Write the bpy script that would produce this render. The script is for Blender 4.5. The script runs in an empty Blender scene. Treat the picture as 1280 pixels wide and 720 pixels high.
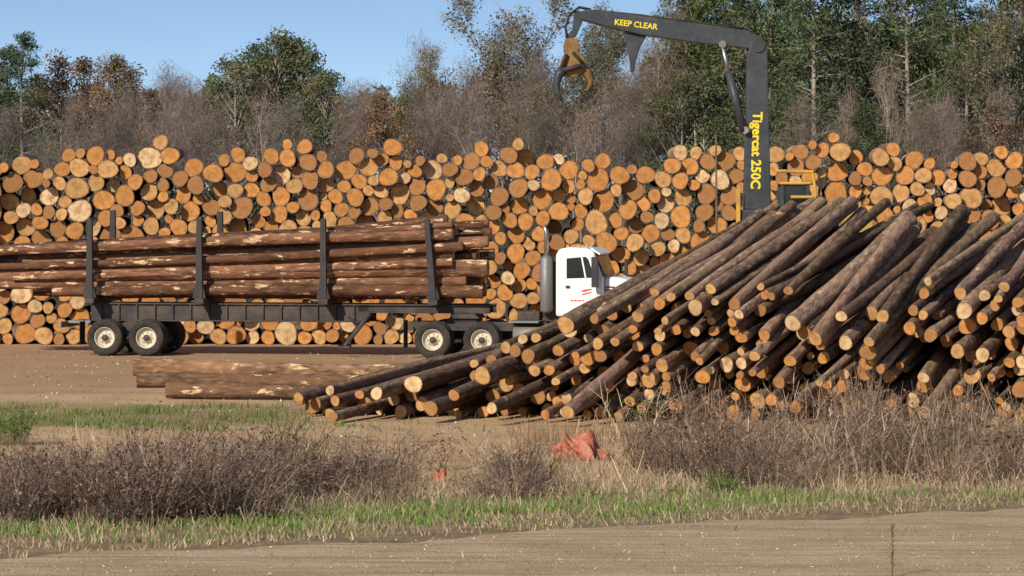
import bpy, bmesh, math, random
import numpy as np
from mathutils import Vector, Matrix
random.seed(7)
rng = np.random.default_rng(7)
SC = bpy.context.scene
COL = SC.collection
F = 4800.0; H0 = 4.68; HY = 230.0
def wx(px, Y): return (px-640)*Y/F
def wz(py, Y): return H0-(py-HY)*Y/F
def gy(py): return F*H0/(py-HY)
R = math.radians
PI = math.pi

# ------------------------------------------------------------------ materials
class NT:
    def __init__(s, name, rough=.9, spec=.15):
        s.m = bpy.data.materials.new(name); s.m.use_nodes = True
        s.t = s.m.node_tree; s.b = s.t.nodes['Principled BSDF']
        s.b.inputs['Roughness'].default_value = rough
        s.b.inputs['Specular IOR Level'].default_value = spec
    def node(s, typ, ins=None, **props):
        n = s.t.nodes.new(typ)
        for k, v in props.items(): setattr(n, k, v)
        for k, v in (ins or {}).items():
            if isinstance(v, bpy.types.NodeSocket): s.t.links.new(v, n.inputs[k])
            else: n.inputs[k].default_value = v
        return n
    def coord(s, scale=(1, 1, 1), w=None):
        tc = s.node('ShaderNodeTexCoord')
        o = s.node('ShaderNodeMapping', {'Vector': tc.outputs['Object'], 'Scale': scale}).outputs[0]
        if w is not None:
            cb = s.node('ShaderNodeCombineXYZ', {0: w, 1: w, 2: w})
            o = s.node('ShaderNodeVectorMath', {0: o, 1: cb.outputs[0]}, operation='ADD').outputs[0]
        return o
    def rnd(s, mul=100.):
        oi = s.node('ShaderNodeObjectInfo')
        return s.math('MULTIPLY', oi.outputs['Random'], mul)
    def noise(s, vec, scale, detail=3, rough=.55):
        return s.node('ShaderNodeTexNoise', {'Vector': vec, 'Scale': scale, 'Detail': detail, 'Roughness': rough}).outputs['Fac']
    def ramp(s, fac, stops):
        n = s.node('ShaderNodeValToRGB', {'Fac': fac}); e = n.color_ramp.elements
        while len(e) < len(stops): e.new(.5)
        for i, (p, c) in enumerate(stops):
            e[i].position = p
            e[i].color = (c, c, c, 1) if isinstance(c, (int, float)) else (*c, 1)
        return n.outputs['Color']
    def mix(s, fac, a, b, blend='MIX'):
        n = s.t.nodes.new('ShaderNodeMix'); n.data_type = 'RGBA'; n.blend_type = blend
        for i, v in ((0, fac), (6, a), (7, b)):
            if isinstance(v, bpy.types.NodeSocket): s.t.links.new(v, n.inputs[i])
            elif i == 0: n.inputs[0].default_value = v
            else: n.inputs[i].default_value = (*v, 1) if len(v) == 3 else v
        return n.outputs[2]
    def math(s, op, a, b=0., clamp=False):
        n = s.node('ShaderNodeMath', operation=op); n.use_clamp = clamp
        for i, v in ((0, a), (1, b)):
            if isinstance(v, bpy.types.NodeSocket): s.t.links.new(v, n.inputs[i])
            else: n.inputs[i].default_value = v
        return n.outputs[0]
    def attr(s, name, out='Color'):
        return s.node('ShaderNodeAttribute', attribute_name=name).outputs[out]
    def base(s, c):
        if isinstance(c, bpy.types.NodeSocket): s.t.links.new(c, s.b.inputs['Base Color'])
        else: s.b.inputs['Base Color'].default_value = (*c, 1)
    def bump(s, h, strength=.4, dist=.02):
        n = s.node('ShaderNodeBump', {'Height': h, 'Strength': strength, 'Distance': dist})
        s.t.links.new(n.outputs[0], s.b.inputs['Normal'])

def paint(name, col, rough=.5, metal=0., dirt=(.18, .13, .09), amount=.5, spec=.3):
    n = NT(name, rough, spec); n.b.inputs['Metallic'].default_value = metal
    c = n.coord(); k = n.noise(c, 2.2, 4, .65)
    k2 = n.noise(c, 14., 3, .6)
    f = n.math('MULTIPLY', n.ramp(n.math('ADD', n.math('MULTIPLY', k, .7), n.math('MULTIPLY', k2, .3)), [(.42, 0.), (.72, 1.)]), amount)
    n.base(n.mix(f, col, dirt))
    n.t.links.new(n.math('ADD', n.math('MULTIPLY', f, .4), rough, True), n.b.inputs['Roughness'])
    return n.m

M = {}
def bark_mat(name, p0, p1, pk=2.7):
    n = NT(name, .95, .08); w = n.rnd()
    c = n.coord((1, .3, 1), w); a = n.noise(c, 10., 4, .68)
    v = n.node('ShaderNodeTexVoronoi', {'Vector': c, 'Scale': 10.})
    crack = n.ramp(v.outputs[0], [(.25, 1.), (.75, .45)])
    col = n.ramp(a, [(.28, (.09, .062, .046)), (.5, (.205, .143, .102)), (.72, (.39, .295, .22))])
    col = n.mix(.75, col, crack, 'MULTIPLY')
    big = n.noise(c, 1.1, 2, .6)
    col = n.mix(n.ramp(big, [(.42, 0.), (.68, .6)]), col, (.28, .18, .115))
    pe = n.noise(c, pk, 4, .7)
    pm = n.ramp(pe, [(p0, 0.), (p1, 1.)])
    col = n.mix(1., col, n.attr('tint'), 'MULTIPLY')
    col = n.mix(pm, col, n.ramp(a, [(.3, (.40, .23, .11)), (.7, (.70, .50, .31))]))
    n.base(col)
    n.bump(a, 1., .06)
    return n.m
M['bark'] = bark_mat('pine_bark', .64, .69, 3.8)
M['bark_peel'] = bark_mat('peeled_bark', .59, .62, 5.)

n = NT('cut_wood', .85, .1); w = n.rnd()
rad = n.attr('rad', 'Fac'); c = n.coord((1, 1, 1), w)
k = n.noise(c, 7., 3, .6); fine = n.noise(c, 38., 2, .6)
ring = n.math('SINE', n.math('ADD', n.math('MULTIPLY', rad, 46.), n.math('MULTIPLY', k, 6.)))
col = n.attr('tint')
col = n.mix(n.math('MULTIPLY', n.math('ADD', ring, 1.), .10), col, (.20, .085, .03))
col = n.mix(n.ramp(k, [(.40, 0.), (.72, .8)]), col, (.22, .095, .035))
col = n.mix(n.ramp(fine, [(.35, .25), (.6, 0.)]), col, (.66, .40, .17))
col = n.mix(n.ramp(rad, [(0., .45), (.3, .12), (.55, 0.)]), col, (.28, .12, .04))
col = n.mix(n.ramp(rad, [(.88, 0.), (.96, 1.)]), col, (.15, .09, .06))
n.base(col)
M['cut'] = n.m

def veg_mat(name, trans=.25, rough=.8):
    n = NT(name, rough, .1)
    oi = n.node('ShaderNodeObjectInfo')
    col = n.mix(1., n.attr('tint'), oi.outputs['Color'], 'MULTIPLY')
    n.base(col)
    if trans:
        tr = n.node('ShaderNodeBsdfTranslucent', {'Color': col})
        mx = n.node('ShaderNodeMixShader', {0: trans})
        n.t.links.new(n.b.outputs[0], mx.inputs[1]); n.t.links.new(tr.outputs[0], mx.inputs[2])
        n.t.links.new(mx.outputs[0], n.t.nodes['Material Output'].inputs[0])
    return n.m
M['leaf'] = veg_mat('foliage', .2); M['weed'] = veg_mat('dry_weed', 0)
n = NT('tree_bark', .95, .05); oi = n.node('ShaderNodeObjectInfo')
c = n.coord((1, 1, .25)); a = n.noise(c, 5., 3, .6)
n.base(n.mix(1., n.ramp(a, [(.3, (.15, .12, .10)), (.7, (.32, .27, .23))]), oi.outputs['Color'], 'MULTIPLY'))
M['tbark'] = n.m

M['white'] = paint('white_paint', (.80, .80, .78), .35, amount=.28, dirt=(.4, .3, .22))
M['black'] = paint('black_steel', (.028, .026, .027), .55, amount=.5, dirt=(.10, .075, .055))
M['frame'] = paint('dusty_frame', (.035, .03, .03), .6, amount=.65, dirt=(.17, .12, .085))
M['boom'] = paint('grey_boom_paint', (.038, .043, .05), .42, amount=.4, dirt=(.14, .13, .12))
M['rubber'] = paint('tyre_rubber', (.022, .021, .02), .85, amount=.7, dirt=(.13, .095, .07))
M['rim'] = paint('cream_rim', (.60, .54, .42), .55, amount=.5, dirt=(.22, .15, .1))
M['chrome'] = paint('dull_chrome', (.5, .5, .5), .3, .9, amount=.4)
M['alu'] = paint('aluminium_tank', (.32, .30, .27), .5, .5, amount=.8)
M['yellow'] = paint('yellow_paint', (.62, .35, .04), .55, amount=.85)
M['text'] = paint('yellow_lettering', (.82, .62, .03), .5, amount=.12)
M['grap'] = paint('worn_yellow_steel', (.27, .155, .045), .7, amount=.95, dirt=(.06, .045, .035))
M['red'] = paint('red_marking', (.62, .07, .03), .5, amount=.2)
M['amber'] = paint('amber_lens', (.75, .25, .03), .3, amount=.1)
M['steel'] = paint('grey_steel', (.22, .22, .22), .5, .4, amount=.6)
M['post'] = paint('weathered_post', (.15, .10, .07), .9, amount=.5)
n = NT('dark_glass', .12, .3); c = n.coord(); n.base(n.ramp(n.noise(c, 1.5), [(.3, (.012, .013, .014)), (.7, (.03, .032, .034))])); M['glass'] = n.m
n = NT('faded_red_plastic', .75, .1); c = n.coord(); k = n.noise(c, 6., 4, .6)
n.base(n.ramp(k, [(.3, (.24, .075, .05)), (.52, (.44, .145, .09)), (.72, (.52, .28, .2))])); n.bump(k, .7, .06); M['redplastic'] = n.m

# ground
def soil(n, base_c, dark, light, pos):
    a = n.noise(pos, .55, 4, .6); b = n.noise(pos, 7., 4, .7); d = n.noise(pos, 40., 2, .7)
    col = n.ramp(a, [(.3, dark), (.5, base_c), (.72, light)])
    col = n.mix(n.ramp(b, [(.3, .55), (.55, 0.)]), col, dark)
    col = n.mix(n.ramp(d, [(.58, 0.), (.72, .6)]), col, light)
    return col, b, d
n = NT('ground_soil', 1., .03)
pos = n.coord()
sep = n.node('ShaderNodeSeparateXYZ', {0: pos})
wob = n.math('MULTIPLY', n.math('SUBTRACT', n.noise(pos, .35, 4, .6), .5), 9.)
yy = n.math('ADD', sep.outputs['Y'], wob)
def step(v, e0, e1):
    return n.node('ShaderNodeMapRange', {0: v, 1: e0, 2: e1, 3: 0., 4: 1.}).outputs[0]
dirt, b, d = soil(n, (.56, .365, .205), (.40, .245, .13), (.66, .47, .285), pos)
verge = n.ramp(n.noise(pos, 1.4, 4, .7), [(.3, (.16, .12, .06)), (.5, (.26, .19, .115)), (.7, (.38, .29, .17))])
green = n.ramp(n.noise(pos, 3., 4, .7), [(.3, (.09, .09, .04)), (.55, (.20, .18, .08)), (.75, (.40, .29, .16))])
col = n.mix(step(yy, 58., 61.), verge, dirt)
gm = n.math('MULTIPLY', step(yy, 73., 75.), n.math('SUBTRACT', 1., step(yy, 79., 83.)))
xx = n.math('ADD', sep.outputs['X'], wob)
gm = n.math('MULTIPLY', gm, n.math('SUBTRACT', 1., step(xx, -5., -3.)))
col = n.mix(n.math('MULTIPLY', gm, .7), col, green)
red = n.mix(n.math('MULTIPLY', step(yy, 84., 90.), .6), col, (.37, .22, .137))
col = n.mix(step(sep.outputs['Y'], 122., 130.), red, (.09, .07, .04))
n.base(col); n.bump(n.math('ADD', b, n.math('MULTIPLY', d, .4)), .8, .08)
M['ground'] = n.m
n = NT('sandy_road', 1., .03); pos = n.coord()
col, b, d = soil(n, (.58, .43, .265), (.44, .31, .18), (.69, .535, .355), pos)
mp = n.node('ShaderNodeMapping', {'Vector': pos, 'Rotation': (0, 0, -R(29)), 'Scale': (.10, 1.1, 1)}).outputs[0]
st = n.noise(mp, 2.2, 3, .6)
col = n.mix(n.ramp(st, [(.45, 0.), (.62, .6)]), col, (.39, .27, .155))
st2 = n.noise(mp, 6.5, 3, .6)
col = n.mix(n.ramp(st2, [(.5, 0.), (.66, .5)]), col, (.70, .545, .365))
n.base(col); n.bump(n.math('ADD', n.math('ADD', b, d), n.math('MULTIPLY', st, 3.)), .9, .07); M['road'] = n.m
n = NT('bank_soil', 1., .03); col, b, d = soil(n, (.22, .14, .09), (.13, .085, .055), (.32, .22, .14), n.coord()); n.base(col); M['bank'] = n.m

# ------------------------------------------------------------------ helpers
def link(o, parent=None):
    COL.objects.link(o)
    if parent: o.parent = parent
    return o
def tag(o, label, cat, group=None):
    o['label'] = label; o['category'] = cat
    if group: o['group'] = group
    return o
def empty(name, loc=(0, 0, 0), rot=None, parent=None):
    o = bpy.data.objects.new(name, None); o.location = loc; o.empty_display_size = .2
    if rot is not None:
        if len(rot) == 4: o.rotation_mode = 'QUATERNION'; o.rotation_quaternion = rot
        else: o.rotation_euler = rot
    return link(o, parent)
def np_mesh(name, V, faces, mats, midx=None, tint=None, rad=None, smooth=False):
    me = bpy.data.meshes.new(name)
    me.from_pydata(np.asarray(V).tolist(), [], faces if isinstance(faces, list) else faces.tolist())
    for m in mats: me.materials.append(m)
    if midx is not None: me.polygons.foreach_set('material_index', np.asarray(midx, dtype=np.int32))
    if tint is not None:
        a = me.attributes.new('tint', 'FLOAT_COLOR', 'POINT')
        t = np.ones((len(V), 4), dtype=np.float32); t[:, :3] = tint
        a.data.foreach_set('color', t.ravel())
    if rad is not None:
        a = me.attributes.new('rad', 'FLOAT', 'POINT'); a.data.foreach_set('value', np.asarray(rad, dtype=np.float32))
    if smooth: me.polygons.foreach_set('use_smooth', np.ones(len(me.polygons), dtype=bool))
    me.update()
    return me
class MB:
    def __init__(s): s.v = []; s.f = []
    def box(s, x0, x1, y0, y1, z0, z1, Mx=None):
        b = len(s.v)
        p = [Vector((x, y, z)) for z in (z0, z1) for y in (y0, y1) for x in (x0, x1)]
        s.v += [tuple(Mx @ q) if Mx else tuple(q) for q in p]
        s.f += [[b+i for i in q] for q in ((0, 2, 3, 1), (4, 5, 7, 6), (0, 1, 5, 4), (2, 6, 7, 3), (0, 4, 6, 2), (1, 3, 7, 5))]
        return s
    def prism(s, poly, y0, y1):
        b = len(s.v); k = len(poly)
        s.v += [(x, y0, z) for x, z in poly]+[(x, y1, z) for x, z in poly]
        s.f.append([b+i for i in range(k)]); s.f.append([b+k+i for i in reversed(range(k))])
        s.f += [[b+i, b+k+i, b+k+(i+1) % k, b+(i+1) % k] for i in range(k)]
        return s
    def tube(s, pts, rs, k=8, cap=True):
        pts = [Vector(p) for p in pts]
        if not hasattr(rs, '__len__'): rs = [rs]*len(pts)
        b = len(s.v); ref = None
        for i, p in enumerate(pts):
            d = (pts[min(i+1, len(pts)-1)]-pts[max(i-1, 0)]).normalized()
            if ref is None: ref = d.orthogonal().normalized()
            ref = (ref-d*ref.dot(d)).normalized(); q = d.cross(ref)
            for j in range(k):
                a = 2*PI*j/k
                s.v.append(tuple(p+(ref*math.cos(a)+q*math.sin(a))*rs[i]))
        for i in range(len(pts)-1):
            for j in range(k):
                s.f.append([b+i*k+j, b+i*k+(j+1) % k, b+(i+1)*k+(j+1) % k, b+(i+1)*k+j])
        if cap:
            s.f.append([b+j for j in reversed(range(k))]); e = b+(len(pts)-1)*k
            s.f.append([e+j for j in range(k)])
        return s
    def lathe(s, prof, cx=0, cy=0, cz=0, k=32):      # profile (radius, y) about the Y axis
        b = len(s.v); m = len(prof)
        for r, y in prof:
            for j in range(k):
                a = 2*PI*j/k; s.v.append((cx+r*math.cos(a), cy+y, cz+r*math.sin(a)))
        for i in range(m-1):
            for j in range(k):
                s.f.append([b+i*k+j, b+i*k+(j+1) % k, b+(i+1)*k+(j+1) % k, b+(i+1)*k+j])
        return s
    def mesh(s, name, mat, smooth=False):
        me = bpy.data.meshes.new(name); me.from_pydata(s.v, [], s.f); me.materials.append(mat)
        bm = bmesh.new(); bm.from_mesh(me); bmesh.ops.remove_doubles(bm, verts=bm.verts, dist=1e-5)
        bmesh.ops.recalc_face_normals(bm, faces=bm.faces)
        for f in bm.faces: f.smooth = smooth
        bm.to_mesh(me); bm.free(); return me
    def build(s, name, mat, parent=None, smooth=False, bevel=0., loc=None):
        o = bpy.data.objects.new(name, s.mesh(name, mat, smooth)); link(o, parent)
        if loc: o.location = loc
        if bevel:
            b = o.modifiers.new('bevel', 'BEVEL'); b.width = bevel; b.segments = 2; b.limit_method = 'ANGLE'; b.angle_limit = R(35)
        return o
ORD = ['first', 'second', 'third', 'fourth', 'fifth', 'sixth', 'seventh', 'eighth', 'ninth', 'tenth', 'eleventh', 'twelfth', 'thirteenth',
       'fourteenth', 'fifteenth', 'sixteenth', 'seventeenth', 'eighteenth', 'nineteenth', 'twentieth']+['twenty-'+w for w in ('first', 'second', 'third', 'fourth', 'fifth', 'sixth', 'seventh', 'eighth', 'ninth')]+['thirtieth']+['thirty-'+w for w in ('first', 'second', 'third', 'fourth', 'fifth')]
def label_all(items, cat, group):         # (object, text, px): equal texts get their order from the left
    d = {}
    for o, t, px in items: d.setdefault(t, []).append((px, o))
    for t, l in d.items():
        l.sort(key=lambda q: q[0])
        for i, (px, o) in enumerate(l):
            tag(o, t if len(l) == 1 else f'{t}, {ORD[min(i, len(ORD)-1)]} from left', cat, group)

# ------------------------------------------------------------------ world, sun, camera
SUN_AZ, SUN_EL = R(32), R(31)
w = bpy.data.worlds.new('World'); SC.world = w; w.use_nodes = True
nt = w.node_tree; bg = nt.nodes['Background']; bg.inputs[1].default_value = .15
sky = nt.nodes.new('ShaderNodeTexSky'); sky.sky_type = 'NISHITA'; sky.sun_disc = False
sky.sun_elevation = SUN_EL; sky.sun_rotation = PI+SUN_AZ; sky.ozone_density = 2.; sky.dust_density = .7; sky.air_density = 1.05
tc = nt.nodes.new('ShaderNodeTexCoord'); sp = nt.nodes.new('ShaderNodeSeparateXYZ'); cb = nt.nodes.new('ShaderNodeCombineXYZ')
ma = nt.nodes.new('ShaderNodeMath'); ma.operation = 'MULTIPLY_ADD'; ma.inputs[1].default_value = 3.6; ma.inputs[2].default_value = .10
nm = nt.nodes.new('ShaderNodeVectorMath'); nm.operation = 'NORMALIZE'
L = nt.links.new
L(tc.outputs['Generated'], sp.inputs[0]); L(sp.outputs[2], ma.inputs[0]); L(sp.outputs[0], cb.inputs[0]); L(sp.outputs[1], cb.inputs[1])
L(ma.outputs[0], cb.inputs[2]); L(cb.outputs[0], nm.inputs[0]); L(nm.outputs[0], sky.inputs[0]); L(sky.outputs[0], bg.inputs[0])
sl = bpy.data.lights.new('sun', 'SUN'); sl.energy = 5.; sl.angle = R(.6); sl.color = (1., .92, .78)
so = link(bpy.data.objects.new('sun', sl))
sd = Vector((math.sin(SUN_AZ)*math.cos(SUN_EL), math.cos(SUN_AZ)*math.cos(SUN_EL), -math.sin(SUN_EL)))
so.rotation_mode = 'QUATERNION'; so.rotation_quaternion = sd.to_track_quat('-Z', 'Y'); so.location = (-40, -40, 60)
cam = bpy.data.cameras.new('camera'); cam.lens = 36*F/1280; cam.sensor_width = 36; cam.clip_end = 4000; cam.clip_start = .5
cam.shift_y = -(360-HY)/1280
co = link(bpy.data.objects.new('camera', cam)); co.location = (0, 0, H0); co.rotation_euler = (R(90), 0, 0); SC.camera = co
SC.view_settings.view_transform = 'Standard'; SC.view_settings.look = 'None'; SC.view_settings.exposure = 0

# ------------------------------------------------------------------ ground, road, bank
me = np_mesh('ground', [(-900, -60, 0), (900, -60, 0), (900, 2200, 0), (-900, 2200, 0)], [[0, 1, 2, 3]], [M['ground']])
g = link(bpy.data.objects.new('ground', me)); g['kind'] = 'structure'
def road_edge(x): return 51.4+.558*x
xs = np.linspace(-45, 45, 361)
e = road_edge(xs)+.35*np.sin(xs*.9)+.2*np.sin(xs*2.3+1)+rng.normal(0, .1, len(xs))
V = []; Fc = []
for i, x in enumerate(xs):
    V += [(x, e[i], .005), (x, e[i]-.4, .012), (x, road_edge(x)-11, .012)]
    if i: b = 3*(i-1); Fc += [[b, b+1, b+4, b+3], [b+1, b+2, b+5, b+4]]
r = link(bpy.data.objects.new('dirt_road', np_mesh('dirt_road', V, Fc, [M['road']]))); r['kind'] = 'structure'
def sm(t): t = np.clip(t, 0, 1); return t*t*(3-2*t)
def bank(x, y):
    x = np.asarray(x, float); y = np.asarray(y, float)
    return .8*sm((x-1.5)/4.)*sm((y-78.)/7.)*sm((91.2-y)/3.)
gx = np.linspace(.6, 22, 60); gyv = np.linspace(76.6, 91.2, 40)
V = [(x, y, float(bank(x, y))+.004-(.03 if i in (0, 59) or j in (0, 39) else 0)) for i, x in enumerate(gx) for j, y in enumerate(gyv)]
Fc = [[i*40+j, (i+1)*40+j, (i+1)*40+j+1, i*40+j+1] for i in range(59) for j in range(39)]
bk = link(bpy.data.objects.new('earth_bank', np_mesh('earth_bank', V, Fc, [M['bank']], smooth=True))); bk['kind'] = 'structure'

# ------------------------------------------------------------------ logs
TINTS = {'orange': (.60, .25, .065), 'tan': (.60, .34, .135), 'pale': (.74, .53, .30), 'brown': (.36, .16, .06)}
def pick_tint(p=(.48, .24, .08, .20)):
    k = rng.choice(['orange', 'tan', 'pale', 'brown'], p=p)
    c = np.array(TINTS[k])*rng.uniform(.78, 1.1)
    return k, c
def log_geo(L, r0, r1, k=12, rings=8, bend=.03):
    a = np.linspace(0, 2*PI, k, endpoint=False); p = rng.uniform(0, 6.28, 3)
    lob = 1+.08*np.cos(2*a+p[0])+.045*np.cos(3*a+p[1])
    t = np.linspace(0, 1, rings); bd = bend*np.sin(PI*t)
    V = []
    for i in range(rings):
        rr = (r0+(r1-r0)*t[i])*(1+(rng.normal(0, .04) if 0 < i < rings-1 else 0))
        V.append(np.stack([rr*lob*np.cos(a)+bd[i]*math.cos(p[2]), np.full(k, t[i]*L), rr*lob*np.sin(a)+bd[i]*math.sin(p[2])], 1))
    V = np.concatenate(V)
    Fc = [[i*k+j, (i+1)*k+j, (i+1)*k+(j+1) % k, i*k+(j+1) % k] for i in range(rings-1) for j in range(k)]
    return V, Fc, lob, a
def end_geo(r, lob, a, y, flip=False):
    k = len(a); out = np.stack([r*lob*np.cos(a), np.full(k, y), r*lob*np.sin(a)], 1)
    V = np.concatenate([[[0, y, 0]], out*np.array([.5, 1, .5]), out]); rad = np.array([0]+[.5]*k+[1]*k, float)
    Fc = []
    for j in range(k):
        q = (j+1) % k
        Fc += [[0, 1+j, 1+q], [1+j, 1+k+j, 1+k+q, 1+q]]
    if flip: Fc = [f[::-1] for f in Fc]
    return V, Fc, rad
def make_log(name, origin, d, L, r0, r1, tint, bt, bark='bark', bend=.04, k=14, rings=14):
    d = Vector(d).normalized(); root = empty(name, origin, d.to_track_quat('Y', 'Z'))
    V, Fc, lob, a = log_geo(L, r0, r1, k, rings, bend)
    V2, F2, rad2 = end_geo(r1, lob, a, L, True); o = len(V)
    VV = np.concatenate([V, V2]); T = np.concatenate([np.tile(bt, (o, 1)), np.tile(tint, (len(V2), 1))])
    rd = np.concatenate([np.zeros(o), rad2])
    me = np_mesh('bark', VV, Fc+[[o+i for i in f] for f in F2], [M[bark], M['cut']], [0]*len(Fc)+[1]*len(F2), T, rd, True)
    link(bpy.data.objects.new('bark', me), root)
    V3, F3, rad3 = end_geo(r0, lob, a, 0)
    me = np_mesh('cut_end', V3, F3, [M['cut']], None, np.tile(tint, (len(V3), 1)), rad3)
    link(bpy.data.objects.new('cut_end', me), root)
    return root
def bark_tint(): return np.array([1, 1, 1])*rng.uniform(.6, 1.65)*np.array([1.04, rng.uniform(.90, 1.02), rng.uniform(.80, .99)])

def pack2d(x0, x1, rf, prof, maxn=1900, stp=.025, win=340, rough=.12):
    cs = []; miss = 0
    for _ in range(maxn):
        r = rf(); xs = np.arange(x0+r, x1-r, stp); h = np.full(len(xs), r)
        if cs:
            A = np.array(cs[-win:]); dd = xs[:, None]-A[None, :, 0]; t = (A[:, 2]+r)**2-dd**2
            h = np.maximum(h, np.where(t > 0, A[:, 1]+np.sqrt(np.maximum(t, 0)), -9).max(1))
        s = h+r-prof(xs)+rng.uniform(0, rough, len(xs)); i = int(s.argmin())
        if s[i] > .1-max(0., r-.24)*1.2:
            miss += 1
            if miss > 60: break
            continue
        cs.append((xs[i], h[i], r))
    return cs

# the long rear stack
YB = 112.
tp = [(-120, 190), (0, 194), (60, 198), (100, 188), (150, 180), (200, 178), (232, 194), (290, 198), (360, 170), (400, 192), (460, 184), (520, 183), (560, 198), (610, 176),
      (650, 182), (700, 190), (740, 204), (780, 200), (830, 198), (870, 182), (905, 180), (960, 176), (1050, 172), (1100, 178), (1160, 196), (1200, 196), (1260, 182), (1400, 180)]
TPX = np.array([wx(p, YB) for p, _ in tp]); TPZ = np.array([wz(q, YB) for _, q in tp])
circ = pack2d(wx(-70, YB), wx(1350, YB), lambda: float(np.clip(rng.normal(.222, .052), .11, .34)), lambda x: np.interp(x, TPX, TPZ)+.14*np.sin(x*2.9)+.11*np.sin(x*5.3+1), rough=.04)
def hidden(px, py):
    if px < -8 or px > 1288: return True
    if 125 < px < 590 and 300 < py < 395: return True
    if 695 < px < 780 and 315 < py: return True
    s = np.interp(px, [590, 775, 955, 1280], [470, 385, 268, 262])
    return px > 590 and py > s+8
vis = []; rest = []
for x, z, r in circ:
    px = 640+x*F/YB; py = HY+(H0-z)*F/YB
    (rest if hidden(px, py) else vis).append((x, z, r, px, py))
vis.sort(key=lambda q: -q[2]); rest += vis[320:]; vis = vis[:320]
def rear_region(px):
    for lim, t in ((105, 'left of trailer stakes'), (215, 'over trailer wheels'), (330, 'over second trailer stake'), (455, 'over third trailer stake'), (560, 'over fourth trailer stake'),
                   (680, 'between load and cab'), (790, 'behind truck cab'), (930, 'left of loader mast'), (1080, 'just right of mast'), (1190, 'far right of mast')):
        if px < lim: return t
    return 'at right end'
items = []
def rear_y(): return YB+float(np.clip(rng.normal(0, .2), -.45, .45))
def rear_log(x, z, r):
    L = 4.2+rng.uniform(-.3, .3); V, Fc, lob, a = log_geo(L, r*1.05, r*.86, 14, 3, .0)
    k, tc_ = pick_tint(); V2, F2, rad2 = end_geo(r*1.05, lob, a, 0); o = len(V)
    return k, np.concatenate([V, V2]), Fc, [[o+i for i in f] for f in F2], np.concatenate([np.tile(bark_tint()*1.5, (o, 1)), np.tile(tc_, (len(V2), 1))]), np.concatenate([np.zeros(o), rad2])  # rear bark colour lightened in place of fill light in the shaded gaps
for x, z, r, px, py in vis:
    k, V, Fa, Fb, T, rd = rear_log(x, z, r)
    me = np_mesh('stacked_log', V, Fa+Fb, [M['bark'], M['cut']], [0]*len(Fa)+[1]*len(Fb), T, rd)
    me.polygons.foreach_set('use_smooth', np.array([True]*len(Fa)+[False]*len(Fb)))
    o = link(bpy.data.objects.new('stacked_log', me)); o.location = (x, rear_y(), z)
    o.rotation_euler = (rng.normal(0, .010), rng.uniform(0, 6.28), -x*.006+rng.normal(0, .016))
    top = py-np.interp(x, TPX, [q for _, q in tp])
    band = 'on crest' if top < 30 else 'high up' if top < 85 else 'midway up' if top < 150 else 'low down'
    items.append((o, f"{k} {'thick' if r > .27 else 'slim' if r < .23 else 'medium'} log end {band} of rear stack {rear_region(px)}", px))
label_all(items, 'log', 'cut logs in the long rear stack')
VV = []; FF = []; MI = []; TT = []; RR = []; off = 0
for x, z, r, px, py in rest:
    k, V, Fa, Fb, T, rd = rear_log(x, z, r)
    a_ = x*.006+rng.normal(0, .016); V = V.copy(); V[:, 0] += V[:, 1]*a_
    VV.append(V+np.array([x, rear_y(), z])); FF += [[off+i for i in f] for f in Fa+Fb]; MI += [0]*len(Fa)+[1]*len(Fb); TT.append(T); RR.append(rd); off += len(V)
o = link(bpy.data.objects.new('stacked_logs', np_mesh('stacked_logs', np.concatenate(VV), FF, [M['bark'], M['cut']], MI, np.concatenate(TT), np.concatenate(RR))))
tag(o, 'remaining smaller and half hidden logs filling the long rear stack', 'logs'); o['kind'] = 'stuff'

# the front heap: every log is let down until it rests on what lies beneath it
HL = []
ts = np.linspace(0, 1, 24)
def drop(x, y, yaw, L, r0, r1):
    X = x+math.sin(yaw)*L*ts; Y = y+math.cos(yaw)*L*ts; r = r0+(r1-r0)*ts
    q = bank(X, Y)+r
    if HL:
        A = np.array(HL); dx = A[:, 3]-A[:, 0]; dy = A[:, 4]-A[:, 1]; l2 = dx*dx+dy*dy
        s = ((X[:, None]-A[None, :, 0])*dx+(Y[:, None]-A[None, :, 1])*dy)/l2
        out = (s < -.02) | (s > 1.02); s = np.clip(s, 0, 1)
        d2 = (X[:, None]-(A[:, 0]+s*dx))**2+(Y[:, None]-(A[:, 1]+s*dy))**2
        RR = A[:, 6]+(A[:, 7]-A[:, 6])*s+r[:, None]
        t = RR*RR-d2
        z = np.where((t > 0) & ~out, A[:, 2]+s*(A[:, 5]-A[:, 2])+np.sqrt(np.maximum(t, 0))*.97, -9).max(1)
        q = np.maximum(q, z)
    hull = []
    for i in range(len(ts)):
        while len(hull) >= 2:
            a, b = hull[-2], hull[-1]
            if (q[b]-q[a])*(ts[i]-ts[a]) <= (q[i]-q[a])*(ts[b]-ts[a]): hull.pop()
            else: break
        hull.append(i)
    for a, b in zip(hull, hull[1:]):
        if ts[a] <= .55 <= ts[b]:
            m = (q[b]-q[a])/(ts[b]-ts[a]); return q[a]-m*ts[a], q[a]+m*(1-ts[a])
    return q[0], q[-1]
NPX = [340, 380, 450, 520, 600, 650, 700, 735, 765, 820, 900, 1000, 1100, 1160, 1280, 1480]
NPZ = [.3, .5, .65, .9, 1.2, 1.6, 1.95, 2.2, 2.35, 2.65, 2.8, 2.75, 2.7, 2.9, 2.75, 2.75]
FPX = [380, 500, 600, 700, 800, 870, 955, 1000, 1100, 1600]
FPZ = [.5, .8, .95, 1.5, 2.35, 3.1, 4.2, 4.5, 4.35, 4.3]
front = []
YW = ([360, 600, 765, 900, 1000, 1100, 1165, 1230, 1320, 1500], [18, 18, 21, 22, 22, 21, 20, 20, 21, 21])
miss = 0
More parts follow.
